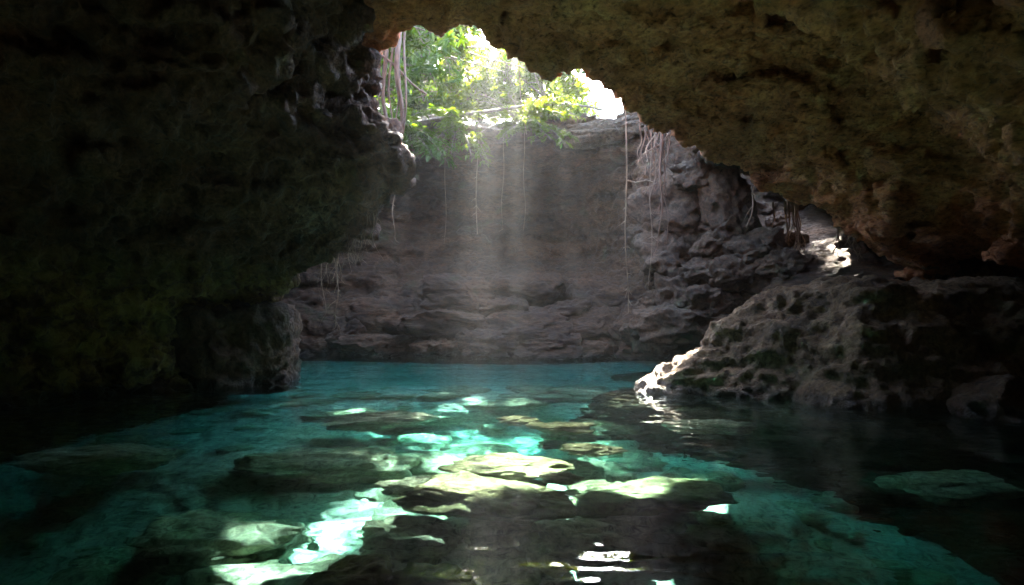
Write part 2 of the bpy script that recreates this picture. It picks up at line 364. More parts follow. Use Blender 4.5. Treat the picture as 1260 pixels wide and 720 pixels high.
def main_piece(nV, Q):
    lab = np.arange(nV)
    e = np.concatenate([Q[:, [0, 1]], Q[:, [1, 2]], Q[:, [2, 3]]])
    while True:
        m = np.minimum(lab[e[:, 0]], lab[e[:, 1]]); new = lab.copy()
        np.minimum.at(new, e[:, 0], m); np.minimum.at(new, e[:, 1], m)
        new = new[new]; new = new[new]
        if (new == lab).all(): break
        lab = new
    u, c = np.unique(lab[Q[:, 0]], return_counts=True)
    return Q[np.isin(lab[Q[:, 0]], u[c > 4000])]
Q = main_piece(len(V), Q)
# keep what the place shows fine, and the unseen rear coarse
cen = V[Q].mean(1)
vis = (cen[:, 1] > 3.5) & (np.abs(cen[:, 0]) < .80*cen[:, 1]+.5) & (cen[:, 2] < 7.6)
V2, Q2 = subdivide(V, Q[vis]); Qc = Q[~vis]; nfine = len(Q2)
allQ = np.concatenate([Q2, Qc])
N = vnormals(V2, allQ)
def region(Cn):
    ci = [np.clip(np.round((Cn[:, a]-g[0])/h).astype(int), 0, len(g)-1) for a, g in ((0, gx), (1, gy), (2, gz))]
    return ci
ci = region(V2); va = arg[ci[0], ci[1], ci[2]]
x, y, z = V2[:, 0], V2[:, 1], V2[:, 2]
wn_ = perlin(x*1.3, y*1.3, z*1.3)
hf = (ridged(x*2.3+wn_*.5, y*2.3, z*3.1, 2)-.6)
hf2 = perlin(x*6.5, y*6.5, z*7.5)+.5*perlin(x*13, y*13, z*13)
pitn = perlin(x*3.4+9, y*3.4, z*4.5); pit = -np.maximum(pitn-.28, 0)
a1 = np.array([.17, .14, .10, .06, .05, .07, .03], np.float32)[va]
a2 = np.array([.055, .06, .04, .03, .014, .055, .01], np.float32)[va]
a3 = np.array([.25, .55, .2, .1, .0, .0, .0], np.float32)[va]
V2 = V2 + N*(a1*hf + a2*hf2 + a3*pit)[:, None]
fc = V2[allQ].mean(1); c2 = region(fc - .0*fc)
fa = arg[c2[0], c2[1], c2[2]].astype(int)
top = (fc[:, 2] > Gt[c2[0], c2[1]]-.22) & (N[allQ].mean(1)[:, 2] > .35)
fa[top] = 7
fa[(fa == 1) & (fc[:, 1] > 15.2)] = 2
fa[(fa == 4) & (fc[:, 2] > -.3) & (fc[:, 1] > 12)] = 2
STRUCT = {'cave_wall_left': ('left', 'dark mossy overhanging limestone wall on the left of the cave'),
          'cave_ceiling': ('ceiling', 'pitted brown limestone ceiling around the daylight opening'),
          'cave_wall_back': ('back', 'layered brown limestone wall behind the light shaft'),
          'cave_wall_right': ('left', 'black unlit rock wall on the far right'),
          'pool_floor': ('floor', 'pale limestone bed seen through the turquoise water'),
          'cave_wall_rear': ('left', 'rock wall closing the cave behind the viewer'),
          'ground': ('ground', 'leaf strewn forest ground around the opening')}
OBJ = {}
for i, nm in enumerate(NAMES+['ground']):
    q = allQ[fa == i]
    if not len(q): continue
    u, inv = np.unique(q, return_inverse=True); vv = V2[u]; qq = inv.reshape(-1, 4)
    if nm == 'ground':
        # the forest floor carries on outward as one sheet
        rings = [(X0+.2, X1-.2, Y0+.2, Y1-.2, 7.7), (X0-25, X1+25, Y0-25, Y1+25, 7.6), (-400, 400, -400, 400, 7.5)]
        ex = []
        for a, b, c, d, zz in rings: ex += [(a, c, zz), (b, c, zz), (b, d, zz), (a, d, zz)]
        nb = len(vv); vv = np.concatenate([vv, np.array(ex, np.float32)])
        qq = np.concatenate([qq, np.array([[nb+4*r_+k_, nb+4*r_+4+k_, nb+4*r_+4+(k_+1) % 4, nb+4*r_+(k_+1) % 4] for r_ in (0, 1) for k_ in range(4)])])
    me = np_mesh(nm, vv, qq)
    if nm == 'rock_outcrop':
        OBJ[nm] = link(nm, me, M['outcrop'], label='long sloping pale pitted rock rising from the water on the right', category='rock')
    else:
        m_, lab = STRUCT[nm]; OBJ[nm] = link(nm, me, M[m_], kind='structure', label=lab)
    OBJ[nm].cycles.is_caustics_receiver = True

# ------------------------------------------------------------------ water with real ripples
hx = .036
wx = np.concatenate([np.arange(-8.2, -3.4, .08), np.arange(-3.4, 3.8, .024), np.arange(3.8, 8.6, .08)]).astype(np.float32)
wy = np.concatenate([np.arange(-3.0, 2.8, .09), np.arange(2.8, 12.6, .024), np.arange(12.6, 21.6, .055)]).astype(np.float32)
WX, WY = np.meshgrid(wx, wy, indexing='ij')
sw = perlin(WX*.5, WY*.5, WX*0+3.3)
amp = .55+.45*smooth01(-.3, .5, sw)
WZ = .010*perlin(WX*.9, WY*1.3, WX*0+.7) + amp*(.0055*perlin(WX*2.2+sw*.4, WY*3.2, WX*0+1.7) + .0030*perlin(WX*4.6, WY*6.4+sw, WX*0+5.1) + .0019*perlin(WX*8.5, WY*11, WX*0+8.1) + .0007*perlin(WX*14, WY*17, WX*0+2.1))
nxw, nyw = WX.shape
idw = np.arange(nxw*nyw).reshape(nxw, nyw)
wq = np.stack([idw[:-1, :-1], idw[1:, :-1], idw[1:, 1:], idw[:-1, 1:]], 2).reshape(-1, 4)
me = np_mesh('water', np.stack([WX, WY, WZ], 2).reshape(-1, 3), wq)
water = link('water', me, M['water'], kind='structure', label='calm clear turquoise pool filling the cave floor')
water.cycles.is_caustics_caster = True

def box_mesh(name, lo, hi):
    v = [(x, y, z) for x in (lo[0], hi[0]) for y in (lo[1], hi[1]) for z in (lo[2], hi[2])]
    me = bpy.data.meshes.new(name); me.from_pydata(v, [], [(0, 1, 3, 2), (4, 6, 7, 5), (0, 4, 5, 1), (2, 3, 7, 6), (0, 2, 6, 4), (1, 5, 7, 3)]); me.update(); return me
link('water_body', box_mesh('water_body', (-8.1, -2.9, -4.9), (8.5, 21.5, .022)), M['water_tint'], water)

# ------------------------------------------------------------------ stones
ICO = {}
def ico(n):
    if n not in ICO:
        bm = bmesh.new(); bmesh.ops.create_icosphere(bm, subdivisions=n, radius=1); bm.verts.ensure_lookup_table()
        ICO[n] = (np.array([v.co for v in bm.verts], np.float32), np.array([[v.index for v in f.verts] for f in bm.faces], np.int32)); bm.free()
    return ICO[n]
def stone_mesh(name, r, seed, sub=4, power=2.6, rough=.16, fine=.035, flat=None, cuts=5):
    """a rounded, chipped block: superellipsoid cut by random planes, then worn by noise"""
    v, f = ico(sub); v = v.copy(); rg = np.random.RandomState(seed)
    k = (np.abs(v)**power).sum(1)**(-1/power); v = v*k[:, None]
    for i in range(cuts):
        n = rg.normal(size=3); n /= np.linalg.norm(n); d = rg.uniform(.68, .92)
        e = v@n-d; v = v-np.maximum(e, 0)[:, None]*n[None]*.9
    o = rg.uniform(0, 50, 3)
    nn = v/np.linalg.norm(v, axis=1)[:, None]
    v = v + nn*(rough*fbm(v[:, 0]*1.3+o[0], v[:, 1]*1.3+o[1], v[:, 2]*1.3+o[2], 3)[:, None])
    v = v*np.array(r, np.float32)
    q = v + 100
    v = v + nn*(fine*(ridged(q[:, 0]*4+o[0], q[:, 1]*4, q[:, 2]*4+o[2], 3)-.8)[:, None])
    return np_mesh(name, v, f)

def stone(parent, name, loc, r, seed, mat, rot=(0, 0, 0), **kw):
    tags = kw.pop('tags', {})
    o = link(name, stone_mesh(name, r, seed, **kw), mat, parent, **tags)
    o.location = loc; o.rotation_euler = rot
    o.cycles.is_caustics_receiver = True
    return o

# stones stacked in the right of the back wall
WALLSTONES = [(832, 255, 44, 34, 17.7), (895, 246, 27, 42, 17.2), (826, 318, 36, 30, 17.6), (882, 300, 28, 21, 17.3), (868, 337, 25, 20, 17.1), (915, 340, 36, 26, 16.7),
              (838, 362, 27, 23, 17.3), (880, 370, 27, 18, 16.8), (803, 378, 17, 15, 17.8), (842, 399, 50, 20, 16.9), (812, 345, 15, 15, 17.8), (905, 290, 21, 18, 17.0), (938, 312, 34, 24, 16.6),
              (968, 328, 26, 17, 16.2), (800, 293, 18, 24, 18.1), (800, 415, 30, 20, 17.8), (862, 215, 34, 20, 17.4), (810, 215, 26, 26, 18.2)]
for i, (a, b, w_, h_, Y) in enumerate(WALLSTONES):
    p = at(a, b, Y)+Vector((0, .2, 0)); s_ = Y/F_PX
    stone(OBJ['cave_wall_back'], 'stone', p, (w_*s_*1.2, .55, h_*s_*1.2), 100+i, M['stone'], (random.Random(i+3).uniform(-.3, .3), random.Random(i).uniform(-.35, .35), random.Random(i+4).uniform(-.4, .4)), sub=5, power=3.6, rough=.30, fine=.07, cuts=10)
rq = random.Random(19)
for i in range(16):
    X_, Y_ = rq.uniform(6.3, 9.4), rq.uniform(16.2, 22.5); i0, j0 = int((X_-X0)/h), int((Y_-Y0)/h); r_ = rq.uniform(.15, .4)
    stone(OBJ['cave_wall_back'], 'stone', (X_, Y_, float(Fl[i0, j0])+r_*.15), (r_*1.2, r_, r_*.7), 160+i, M['stone'], (rq.uniform(-.3, .3), rq.uniform(-.3, .3), rq.uniform(0, 3)), sub=4, power=3.4, rough=.28, fine=.06, cuts=9)
# worn blocks of the ledge at the foot of the back wall
LEDGE = [(570, 362, 44, 19, 19.5), (655, 358, 52, 20, 19.7), (728, 362, 36, 24, 19.6), (545, 397, 48, 17, 19.1), (640, 402, 58, 21, 19.0), (722, 405, 48, 23, 19.1), (598, 424, 40, 15, 18.8), (672, 427, 38, 14, 18.7), (740, 430, 34, 13, 18.9),
         (782, 405, 26, 24, 18.6), (790, 432, 30, 12, 18.2), (480, 392, 44, 22, 20.1), (432, 414, 28, 20, 20.0), (470, 426, 48, 13, 19.8), (535, 428, 26, 11, 19.1), (610, 380, 34, 13, 19.4), (690, 385, 34, 13, 19.4)]
for i, (a, b, w_, h_, Y) in enumerate(LEDGE):
    p = at(a, b, Y); s_ = Y/F_PX
    stone(OBJ['cave_wall_back'], 'stone', p+Vector((0, .25, 0)), (w_*s_*1.1, .6, h_*s_*1.1), 200+i, M['back'], (0, random.Random(i).uniform(-.06, .06), random.Random(i+9).uniform(-.2, .2)), sub=5, power=6, rough=.22, fine=.09, cuts=9)

# boulders lying in the pool: (px, py at the surface, half width m, half length m, half height m, depth of top, name of place)
BOULD = [(625, 566, .56, .42, .24, .24, 'pale green sunlit slab just under the surface, farther of the two'),
         (598, 598, .66, .52, .30, .26, 'large pale green sunlit boulder under the surface, nearer of the two'),
         (405, 560, .80, .60, .35, .70, 'wide teal sunken boulder under the middle left of the pool'),
         (795, 598, .66, .50, .30, .65, 'green rippled boulder right of the two pale slabs'),
         (275, 648, .60, .48, .40, 1.0, 'dim dark green sunken boulder in the left foreground'),
         (345, 704, .55, .42, .35, .95, 'teal sunken boulder at the bottom edge left of centre'),
         (440, 694, .24, .22, .22, .05, 'black rounded boulder near the bottom edge of the photo'),
         (540, 700, .20, .18, .20, .02, 'wet glinting rock breaking the ripples at bottom centre'),
         (700, 650, .34, .26, .28, .55, 'dim flat boulder in front of the pale slabs'),
         (692, 583, .17, .14, .12, .08, 'small whitish stone wedged between the pale slab and green boulder'),
         (733, 549, .30, .22, .15, .22, 'flat grey green stone under water behind the green boulder'),
         (690, 523, .36, .30, .2, .12, 'thin yellow green slab under the far middle water'),
         (640, 514, .26, .25, .2, .15, 'small pale stone under water left of the thin slab'),
         (470, 511, .70, .5, .35, .3, 'long dark slab under water below the bright far patch'),
         (520, 590, .30, .28, .2, .5, 'mottled green stone left of the large pale boulder'),
         (130, 556, .7, .45, .4, .5, 'dim grey slab under the dark water at far left'),
         (1165, 592, .5, .4, .3, .9, 'dim green slab under the dark water at far right'),
         (880, 520, .55, .4, .25, .25, 'greenish slab under water below the right rock'),
         (615, 640, .28, .24, .22, .8, 'small dim stone sunk deep in front of the large pale boulder'),
         (500, 650, .35, .32, .25, .8, 'pale teal stone deep in the left centre foreground')]
for i, (a, b, rx, ry, rz, dep, lab) in enumerate(BOULD):
    Ys = CAM_Z*F_PX/(b-HY); th = math.atan2(CAM_Z, Ys); tt = math.asin(math.cos(th)/1.333)
    Y = Ys + dep*math.tan(tt)
    stone(None, 'boulder', ((a-HX)/F_PX*Y, Y, -dep-rz), (rx, ry, rz), 300+i, M['bedstone' if i in (2, 4, 5, 8, 9, 13, 14, 15, 16, 17, 18, 19) else 'boulder'], (random.Random(i).uniform(-.08, .08), random.Random(i+5).uniform(-.1, .1), random.Random(i+7).uniform(-.3, .3)),
          sub=6 if i in (0, 1, 3) else 5, power=3.0, rough=.30, fine=.035, cuts=8, tags=dict(label=lab, category='boulder'))
# loose stones of the pool bed
rg = np.random.RandomState(5); nst = 0
while nst < 190:
    X_, Y_ = rg.uniform(-5.5, 5), rg.uniform(3.0, 14)
    i0, j0 = int((X_-X0)/h), int((Y_-Y0)/h)
    if H[i0, j0] > -1.2: continue
    r_ = rg.uniform(.10, .42)*(.6+.6*rg.rand()); zf = float(Fl[i0, j0])
    stone(OBJ['pool_floor'], 'stone', (X_, Y_, zf+r_*.12), (r_*rg.uniform(.9, 1.4), r_*rg.uniform(.8, 1.1), r_*rg.uniform(.45, .7)), 500+nst, M['bedstone'], (rg.uniform(-.2, .2), rg.uniform(-.2, .2), rg.uniform(0, 3)), sub=3, power=3.0, rough=.3, fine=.03, cuts=7)
    nst += 1
# block at the foot of the left wall, rock at far right, little stones on the outcrop, slab on the rim
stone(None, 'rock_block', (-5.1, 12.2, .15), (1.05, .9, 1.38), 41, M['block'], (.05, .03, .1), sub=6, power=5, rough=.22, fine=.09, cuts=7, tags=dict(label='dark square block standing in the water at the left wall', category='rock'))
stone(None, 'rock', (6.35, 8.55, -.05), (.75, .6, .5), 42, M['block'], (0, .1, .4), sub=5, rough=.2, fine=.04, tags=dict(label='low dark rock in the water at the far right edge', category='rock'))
for i, (a, b, w_) in enumerate(((1008, 349, .13), (1022, 349, .16), (1034, 351, .10))):
    stone(None, 'loose_stone', at(a, b, 10.9), (w_, w_*.8, w_*.6), 60+i, M['outcrop'], (0, 0, i), sub=3, tags=dict(label=['left pale loose stone on top of the right rock', 'middle and largest pale loose stone on the right rock', 'right small pale loose stone on the right rock'][i], category='stone'))
stone(None, 'rim_slab', (2.75, 19.75, 6.62), (1.35, 1.0, .36), 71, M['stone'], (.05, -.12, .1), sub=6, power=3.8, rough=.30, fine=.08, cuts=9, tags=dict(label='flat pale slab on the rim of the opening beneath the ceiling edge', category='rock'))
stone(None, 'rim_slab', (-1.1, 20.3, 6.75), (1.0, .8, .36), 72, M['stone'], (.05, .08, .3), sub=4, power=3.4, rough=.14, fine=.04, tags=dict(label='shaded grey slab on the rim left of the green bush', category='rock'))

# ------------------------------------------------------------------ roots, vines and trees
class Tubes:
    def __init__(s): s.v, s.f = [], []
    def add(s, pts, r0, r1, n=6):
        pts = [Vector(p) for p in pts]; m = len(pts); b = len(s.v); up = Vector((.3, .9, .2))
        for i, p in enumerate(pts):
            d = (pts[min(i+1, m-1)]-pts[max(i-1, 0)]).normalized(); a = d.cross(up)
            if a.length < .05: a = d.cross(Vector((1, 0, 0)))
            a.normalize(); c = d.cross(a); r = r0+(r1-r0)*i/(m-1)
            for k in range(n):
                t = 2*math.pi*k/n; s.v.append(p+(a*math.cos(t)+c*math.sin(t))*r)
        for i in range(m-1):
            for k in range(n): s.f.append((b+i*n+k, b+i*n+(k+1) % n, b+(i+1)*n+(k+1) % n, b+(i+1)*n+k))
    def mesh(s, name):
        return np_mesh(name, np.array([tuple(v) for v in s.v]), np.array(s.f))

def wob(a, b, n, w, rnd, sag=0):
    """a wavering line between two points"""
    a, b = Vector(a), Vector(b); out = []; o = [rnd.uniform(0, 6) for _ in range(4)]; L = (b-a).length
    for i in range(n+1):
        t = i/n; e = math.sin(math.pi*min(t*1.0, 1)) if sag else t*(1-t)*4*.6+.25*t
        out.append(a.lerp(b, t) + Vector((math.sin(o[0]+t*5+o[1]*t)*w, math.cos(o[1]+t*6)*w, 0))*(.25+t if not sag else e) + Vector((0, 0, -sag*4*t*(1-t))))
    out[0] = a
    return out

# leaf gaps shaped to place the sun patches and shafts: (point the sun reaches, half width, half length of the gap on level ground)
GAPS = [((-.55, 9.9, 0), .27, 2.7), ((.06, 10.2, 0), .08, 2.0), ((-1.16, 10.2, 0), .08, 2.0), ((-2.0, 11.0, 0), .9, .38), ((1.1, 11.0, 0), .9, .32), ((2.3, 10.9, 0), .4, .28), ((2.75, 11.2, .4), .55, .4),
        ((.05, 6.2, 0), .25, .2), ((-.35, 5.4, 0), .25, .2), ((1.15, 5.9, 0), .5, .28), ((-1.7, 6.6, 0), .35, .2), ((.3, 7.4, 0), .3, .12), ((2.6, 6.9, 0), .4, .25), ((.5, 11.7, 0), .7, .2), ((-1.4, 12.45, 0), .4, .25), ((-3.0, 12.4, 0), .7, .25)]
def in_gap(p, near=False, only=99):
    if near:
        g = p-SUN_TO*(p.z/SUN_TO.z)
        if g.y > 10.3 and g.x < -1.6: return True
    for q, rx, ry in GAPS[:only]:
        d = p-SUN_TO*((p.z-q[2])/SUN_TO.z)-Vector(q)
        m_ = .03 if 4.9 < q[1] < 7 else .12
        if (d.x/(rx+m_))**2+(d.y/(ry+m_))**2 < 1: return True
    return False

class Leaves:
    def __init__(s): s.v, s.f, s.off, s.near = [], [], Vector(), False
    def leaf(s, p, d, up, L, Wd, droop=.25):
        d = d.normalized(); sd = d.cross(up)
        if sd.length < .01: sd = d.cross(Vector((1, 0, 0)))
        sd.normalize(); nn = sd.cross(d); b = len(s.v)
        q = [p, p+d*L*.35+sd*Wd*.5+nn*Wd*.18, p+d*L*.35-sd*Wd*.5+nn*Wd*.18, p+d*L*.40-nn*L*droop*.15, p+d*L*.72+sd*Wd*.33-nn*L*droop*.4, p+d*L*.72-sd*Wd*.33-nn*L*droop*.4, p+d*L-nn*L*droop]
        s.v += q
        s.f += [(b, b+3, b+1), (b, b+2, b+3), (b+1, b+3, b+4), (b+3, b+2, b+5), (b+3, b+6, b+4), (b+3, b+5, b+6)]
    def whorl(s, p, axis, n, L, Wd, rnd, spread=1.0):
        axis = axis.normalized(); a = axis.cross(Vector((.2, .5, .8))).normalized(); c = axis.cross(a)
        if in_gap(p+s.off, s.near): return
        o = rnd.uniform(0, 6)
        for k in range(n):
            t = o+2*math.pi*k/n+rnd.uniform(-.25, .25)
            d = (a*math.cos(t)+c*math.sin(t))*spread + axis*rnd.uniform(.2, .9)
            s.leaf(p, d, axis+Vector((0, 0, .4)), L*rnd.uniform(.7, 1.15), Wd*rnd.uniform(.8, 1.2), rnd.uniform(.15, .5))
    def mesh(s, name):
        return np_mesh(name, np.array([tuple(v) for v in s.v]), np.array(s.f), False)

def rdir(rnd):
    while True:
        v = Vector((rnd.uniform(-1, 1), rnd.uniform(-1, 1), rnd.uniform(-1, 1)))
        if .1 < v.length < 1: return v.normalized()

def tree(name, label, base, limbs, trunk_top, tr, seed, mat, leafL=.22, leafW=.075, twigs=5, sub=6, whorl=6, cat='tree', spread=.9, group=None, near=False):
    """limbs: end points of the main branches; each gets side branches, twigs and leaf whorls"""
    rnd = random.Random(seed)
    root = link(name, None, None, label=label, category=cat, group=group); root.location = base
    B0 = Vector(base); loc = lambda p: Vector(p)-B0
    tb = Tubes(); tp = wob(B0, trunk_top, 10, .10, rnd); tb.add([loc(p) for p in tp], tr, tr*.6, 8)
    link('trunk', tb.mesh('trunk'), M['bark'], root)
    lv = Leaves(); lv.off = B0; lv.near = near
    for li, e in enumerate(limbs):
        e = Vector(e); st = tp[-1-(li % 4)]
        bt = Tubes(); L = (e-st).length
        pth = wob(st, e, 10, .10*L*.25+.05, rnd); bt.add([loc(p) for p in pth], tr*(.22 if near else .45), tr*.08, 6)
        for k in range(sub):
            t = rnd.uniform(.3, 1); p = pth[min(int(t*10), 10)]
            d = ((e-st).normalized()*.5 + rdir(rnd)*.9).normalized(); l2 = rnd.uniform(.5, 1.0)*spread*(1.25-.5*t)
            q = p+d*l2+Vector((0, 0, -.12*l2)); sp = wob(p, q, 5, .06, rnd)
            if not (near and in_gap(p+d*l2*.5)): bt.add([loc(x) for x in sp], tr*.12+.006, .005, 4)
            for j in range(twigs):
                t2 = rnd.uniform(.25, 1); p2 = sp[min(int(t2*5), 5)]
                d2 = (d*.5+rdir(rnd)).normalized(); q2 = p2+d2*rnd.uniform(.15, .45)*spread
                if not near: bt.add([loc(p2), loc(p2.lerp(q2, .5)+rdir(rnd)*.03), loc(q2)], .006, .003, 3)
                lv.whorl(loc(q2), d2+Vector((0, 0, -.2)), whorl, leafL, leafW, rnd)
                if rnd.random() < .6: lv.whorl(loc(p2.lerp(q2, .55)), d2, max(3, whorl//2), leafL*.9, leafW, rnd)
        link('branch', bt.mesh('branch'), M['bark'], root)
    link('crown', lv.mesh('crown'), mat, root)
    return root

def ring(c, r, n, rnd, zr=.6):
    out = []
    for i in range(n):
        d = rdir(rnd); out.append(Vector(c)+Vector((d.x*r, d.y*r, d.z*r*zr)))
    return out

R1 = random.Random(11)
tree('tree', 'dense leafy tree at the left of the opening behind the hanging roots', (-5.0, 21.6, 6.9), ring((-3.2, 20.9, 9.0), 1.7, 12, R1), (-4.4, 21.2, 8.9), .14, 21, M['leaf'], .32, .11)
tree('tree', 'yellow green tree in the middle of the opening', (-1.2, 23.6, 7.2), ring((-.9, 22.6, 9.6), 1.9, 12, R1), (-1.1, 23.2, 9.2), .12, 22, M['leaf_y'], .32, .11)
tree('tree', 'leafy branches hanging down at the right of the opening', (5.6, 18.2, 7.7), [(3.0, 17.8, 8.3), (2.0, 17.6, 8.6), (1.2, 17.8, 8.2), (2.6, 17.0, 8.0), (1.6, 18.3, 9.2), (3.2, 18.6, 9.0)], (4.9, 18.0, 8.8), .12, 23, M['leaf_d'], .26, .085, twigs=4, sub=5)
tree('tree', 'tree overhanging the top of the opening with pale leaves', (-4.6, 13.2, 7.6), [(-2.5, 14.8, 7.2), (-2.0, 15.6, 7.6), (-1.6, 16.2, 7.7), (-2.7, 16.4, 7.3), (-1.5, 15.2, 7.4), (.3, 16.4, 7.9)], (-3.9, 14.2, 8.4), .11, 24, M['leaf'], .28, .10, twigs=4, sub=5)
# tall trees added out of view, crowns placed to block and filter the sun
SUN_FILTERS = [(X_+math.tan(SUN_AZ)*z_/math.tan(SUN_EL), Yl_+z_/math.tan(SUN_EL), z_) for X_, Yl_, z_ in ((-3.4, 6.2, 13.4), (-.4, 5.6, 14.6), (2.6, 6.0, 13.6), (-2.8, 9.2, 14.4), (.1, 8.8, 13.4), (3.0, 9.0, 14.6), (-.2, 11.6, 14.0), (2.4, 11.8, 13.4), (5.4, 11, 12.5), (1.3, 9.6, 15.4), (1.6, 7.9, 15.2), (-2.0, 8.6, 15.6), (.6, 10.2, 14.6), (1.9, 9.0, 13.2), (-1.9, 10.0, 14.8), (4.7, 9.8, 14.0), (-3.2, 7.6, 14.6), (-1.3, 4.2, 13.6), (.9, 4.2, 13.8), (-2.9, 5.3, 15.2), (7.4, 14.6, 12.8), (8.6, 16.0, 13.6), (7.8, 13.4, 13.2))]
for i, c in enumerate(SUN_FILTERS):
    ctr = Vector(c); side = -1 if c[0] < 0 else 1
    base = (side*(6.2+.3*(i % 7)), c[1]+2.0, 7.3)
    tree('sun_filter_tree', 'tall out of view tree added to shade the opening from the sun', base, ring(ctr, 2.5, 11, R1, .5), Vector((side*(5.4+.2*(i % 7)), c[1]+1.2, c[2]-.6)), .16, 31+i, M['leaf'], .17, .065, spread=1.3, whorl=9, sub=9 if (7 < c[1]-c[2]/math.tan(SUN_EL) < 11.3 and abs(c[0]) < 4 or c[0] > 6 or c[1]-c[2]/math.tan(SUN_EL) < 5) else 6, twigs=5 if (7 < c[1]-c[2]/math.tan(SUN_EL) < 11.3 and abs(c[0]) < 4 or c[0] > 6 or c[1]-c[2]/math.tan(SUN_EL) < 5) else 4, group='sun filtering trees added above the opening', near=True)
# lower trees standing behind the opening
R2 = random.Random(77)
tree('tree', 'leafy boughs filling the upper left of the opening', (-5.4, 17.6, 7.3), ring((-2.3, 18.4, 8.6), 1.2, 10, R2, .7), (-4.0, 18.0, 8.8), .10, 62, M['leaf'], .28, .10)
tree('tree', 'leafy boughs filling the upper middle of the opening', (-6.2, 20.4, 7.2), ring((-.2, 19.4, 9.3), 1.4, 11, R2, .6), (-3.0, 20.2, 9.8), .10, 63, M['leaf_y'], .28, .10)
tree('tree', 'light green tree just behind the bush on the rim', (1.6, 23.0, 7.2), ring((.7, 22.4, 9.3), 1.7, 10, R2, .8), (1.3, 22.8, 8.6), .09, 61, M['leaf_y'], .30, .10)
for i, (c, lab, m_) in enumerate([((-4.6, 25.5, 10.2), 'pale green tree standing farthest left behind the opening', 'leaf'), ((-1.6, 26.5, 10.6), 'sunlit yellow green tree straight behind the opening', 'leaf_y'), ((1.4, 26.0, 10.0), 'thin leafy tree behind the fallen branch', 'leaf'), ((-2.6, 22.3, 8.9), 'low leafy tree right behind the rim of the opening', 'leaf_y')]):
    tree('tree', lab, (c[0]-.3, c[1]+.6, 7.2), ring(c, 2.0 if i < 3 else 1.4, 11, R2, .75), Vector(c)+Vector((0, .3, -1.4)), .10, 51+i, M[m_], .32, .11, spread=1.1, sub=6)

# bright bush and hanging sprays on the far rim
def bush(name, label, base, tips, seed, mat, leafL=.13, leafW=.035, dens=16):
    rnd = random.Random(seed); root = link(name, None, None, label=label, category='bush'); root.location = base
    B0 = Vector(base); lv = Leaves(); bt = Tubes()
    for e in tips:
        e = Vector(e); mid = B0.lerp(e, .5)+Vector((0, 0, .25*(e-B0).length)); pts = []
        for i in range(9):
            t = i/8; pts.append((B0*(1-t)**2+mid*2*t*(1-t)+e*t*t)-B0)
        bt.add(pts, .014, .004, 5)
        for i in range(dens):
            t = rnd.uniform(.25, 1); k = min(int(t*8), 7); p = pts[k].lerp(pts[k+1], t*8-k); d = (pts[k+1]-pts[k]).normalized()
            sdv = d.cross(Vector((0, 0, 1))).normalized()*(1 if i % 2 else -1)
            st = p; en = p+(sdv*.8+d*.7+rdir(rnd)*.4)*rnd.uniform(.1, .22); bt.add([st, en], .004, .002, 3)
            for j in range(4):
                q = st.lerp(en, (j+1)/4)
                if not in_gap(q+B0, False, 3): lv.leaf(q, sdv+d*.6+rdir(rnd)*.7, Vector((0, 0, 1)), leafL*rnd.uniform(.7, 1.2), leafW, .3)
    link('stem', bt.mesh('stem'), M['bark'], root); link('foliage', lv.mesh('foliage'), mat, root)
    return root
rb = random.Random(3)
bush('bush', 'bright yellow green bush arching over the far rim of the opening', (.35, 19.9, 6.75), [at(rb.uniform(585, 715), rb.uniform(112, 178), rb.uniform(17.9, 19.0)) for _ in range(46)], 41, M['leaf_y'], .15, .05, 24)
bush('bush', 'sunlit sprays drooping from the rim inside the light shaft', (-1.6, 20.1, 6.7), [at(rb.uniform(535, 605), rb.uniform(130, 205), rb.uniform(17.8, 18.8)) for _ in range(24)], 42, M['leaf_y'], .16, .06, 16)
bush('bush', 'green leafy spray hanging beside the left overhang', (-3.6, 19.9, 6.6), [at(rb.uniform(488, 560), rb.uniform(130, 205), rb.uniform(17.6, 18.8)) for _ in range(30)], 43, M['leaf'], .20, .08, 16)

def strand(parent, name, pts, r0, r1, mat, rootlets=0, seed=0, **tags):
    rnd = random.Random(seed); tb = Tubes(); p0 = Vector(pts[0]); loc = [Vector(p)-p0 for p in pts]
    tb.add(loc, r0, r1, 6)
    for i in range(rootlets):
        k = rnd.randrange(len(loc)//2, len(loc)); q = loc[k]; d = Vector((rnd.uniform(-1, 1), rnd.uniform(-.6, .6), rnd.uniform(-1.4, -.2)))
        e = q+d*rnd.uniform(.08, .28); tb.add([q, q.lerp(e, .5)+rdir(rnd)*.03, e], r1*.9+.002, .002, 4)
    o = link(name, tb.mesh(name), mat, parent, **tags); o.location = p0 - (parent.location if parent else Vector())
    return o

VINES = [((770, 122, 15.2), (771, 385, 15.6), .018, 14, 'long straight vine hanging right of the light shaft, longest of all'),
         ((801, 158, 16.4), (800, 352, 16.4), .012, 3, 'thin vine hanging between the long vine and the root tangle'),
         ((645, 150, 19.9), (645, 284, 19.3), .010, 0, 'thin straight vine hanging below the green bush'),
         ((549, 150, 19.9), (547, 300, 19.2), .009, 2, 'thin vine at the left edge of the light shaft'),
         ((589, 150, 19.9), (586, 288, 19.2), .013, 6, 'knotted vine inside the light shaft'),
         ((620, 150, 19.9), (618, 282, 19.3), .008, 2, 'faint vine at the right edge of the light shaft'),
         ((486, 200, 15.5), (484, 292, 15.5), .014, 5, 'vine hanging just right of the left overhang'),
         ((638, 82, 16.0), (646, 165, 18.5), .018, 0, 'dark vine crossing the bright sky above the bush'),
         ((416, 300, 13.5), (414, 400, 13.5), .016, 12, 'hairy root hanging under the left overhang near the water')]
for i, (a, b, r_, n_, lab) in enumerate(VINES):
    strand(None, 'hanging_vine', wob(at(*a), at(*b), 16, .035, random.Random(i)), r_, r_*.6, M['root'], n_, i, label=lab, category='vine')
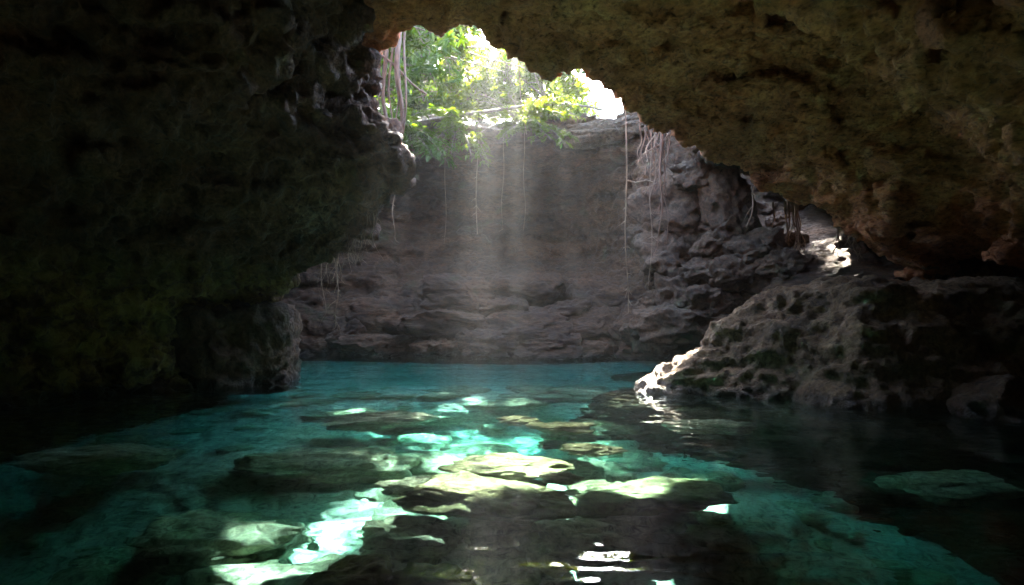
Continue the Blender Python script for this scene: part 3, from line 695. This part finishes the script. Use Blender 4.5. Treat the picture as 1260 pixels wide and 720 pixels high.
# bent root on the right ceiling
strand(None, 'hanging_root', [at(*p) for p in ((933, 190, 15.4), (935, 205, 15.2), (936, 213, 15.1), (930, 225, 15.0), (926, 237, 14.9), (927, 253, 14.9), (925, 265, 14.9), (918, 280, 14.9))], .028, .016, M['root'], 3, 5, label='pale crooked root hanging from the right ceiling', category='root')
# tangle of roots under the ceiling edge
def tangle(name, label, base, strands, mats):
    root = link(name, None, None, label=label, category='roots'); root.location = base
    for i, (pts, r0, r1, n_) in enumerate(strands):
        strand(root, 'root', pts, r0, r1, mats[i % len(mats)], n_, 70+i)
    return root
rt = random.Random(8); T = []
for i in range(15):
    a = rt.uniform(786, 832); b = rt.uniform(785, 826); T.append((wob(at(a, rt.uniform(148, 162), 16.2), at(b, rt.choice([190, 200, 208, 215, 240, 300, 262]), rt.uniform(15.9, 16.4)), 12, .07, rt), rt.uniform(.012, .03), .008, 4))
T.append(([at(785, 150, 16.1), at(797, 152, 16), at(806, 153, 16), at(818, 160, 16), at(835, 163, 16), at(843, 160, 16)], .03, .02, 4))
T.append(([at(772, 222, 16), at(782, 225, 16), at(795, 222, 16), at(803, 224, 16)], .02, .014, 6))
T.append((wob(at(814, 150, 16), at(812, 302, 16), 14, .04, rt), .045, .012, 6))
tangle('root_tangle', 'tangle of reddish roots hanging from the ceiling edge right of the vines', at(810, 150, 16.1), T, [M['root_red'], M['root'], M['root_red']])
T = []
for i in range(9):
    a = rt.uniform(938, 985); T.append((wob(at(a, rt.uniform(238, 250), 17.4), at(a+rt.uniform(-8, 18), rt.uniform(300, 345), 17.2), 9, .08, rt), rt.uniform(.014, .03), .008, 6))
tangle('root_cluster', 'sunlit pale roots hanging in the small right opening', at(960, 255, 16.3), T, [M['root']])
T = []
for i in range(5):
    a = rt.uniform(1020, 1058); T.append((wob(at(a, 272, 15.6), at(a+rt.uniform(-6, 6), rt.uniform(300, 330), 15.5), 8, .06, rt), rt.uniform(.012, .022), .008, 6))
tangle('root_cluster', 'short roots at the right edge of the small opening', at(1040, 272, 15.6), T, [M['root']])
T = []
for i in range(34):
    t = rt.random(); a = 474-80*t; b = 222+95*t; Yd = 11.1+2.0*t+rt.uniform(-.1, .3)
    T.append((wob(at(a, b, Yd), at(a+rt.uniform(-6, 4), b+rt.uniform(20, 75), Yd), 7, .03, rt), rt.uniform(.006, .014), .004, 3))
tangle('root_fringe', 'fringe of fine pale roots under the edge of the left overhang', at(450, 240, 11.5), T, [M['root'], M['bark']])
T = []
for a, a2, r_ in ((474, 473, .06), (491, 490, .07), (483, 478, .03), (498, 496, .03), (468, 470, .04), (487, 492, .025)):
    T.append((wob(at(a, 40, 13.6), at(a2, 180, 13.5), 12, .07, rt), r_, r_*.6, 3))
T.append((wob(at(465, 65, 13.5), at(525, 115, 13.8), 8, .06, rt), .03, .02, 4))
tangle('aerial_roots', 'thick grey aerial roots hanging at the left edge of the opening', at(482, 45, 13.6), T, [M['bark']])
stone(None, 'soil_clump', at(484, 165, 13.5), (.17, .15, .30), 81, M['stone'], sub=4, tags=dict(label='brown clump of soil caught in the hanging aerial roots', category='soil'))
strand(None, 'fallen_branch', [at(*p) for p in ((505, 152, 19.6), (555, 143, 19.4), (600, 137, 19.2), (650, 130, 19.0), (690, 128, 18.9), (722, 131, 18.9), (745, 136, 19.0))], .05, .03, M['bark'], 5, 9, label='long bare branch lying across the rim above the bush', category='branch')

# ------------------------------------------------------------------ misty air
link('haze', box_mesh('haze', (-60, -30, -6), (60, 60, 22)), M['haze'], kind='stuff', label='thin mist that shows the shafts of sunlight')
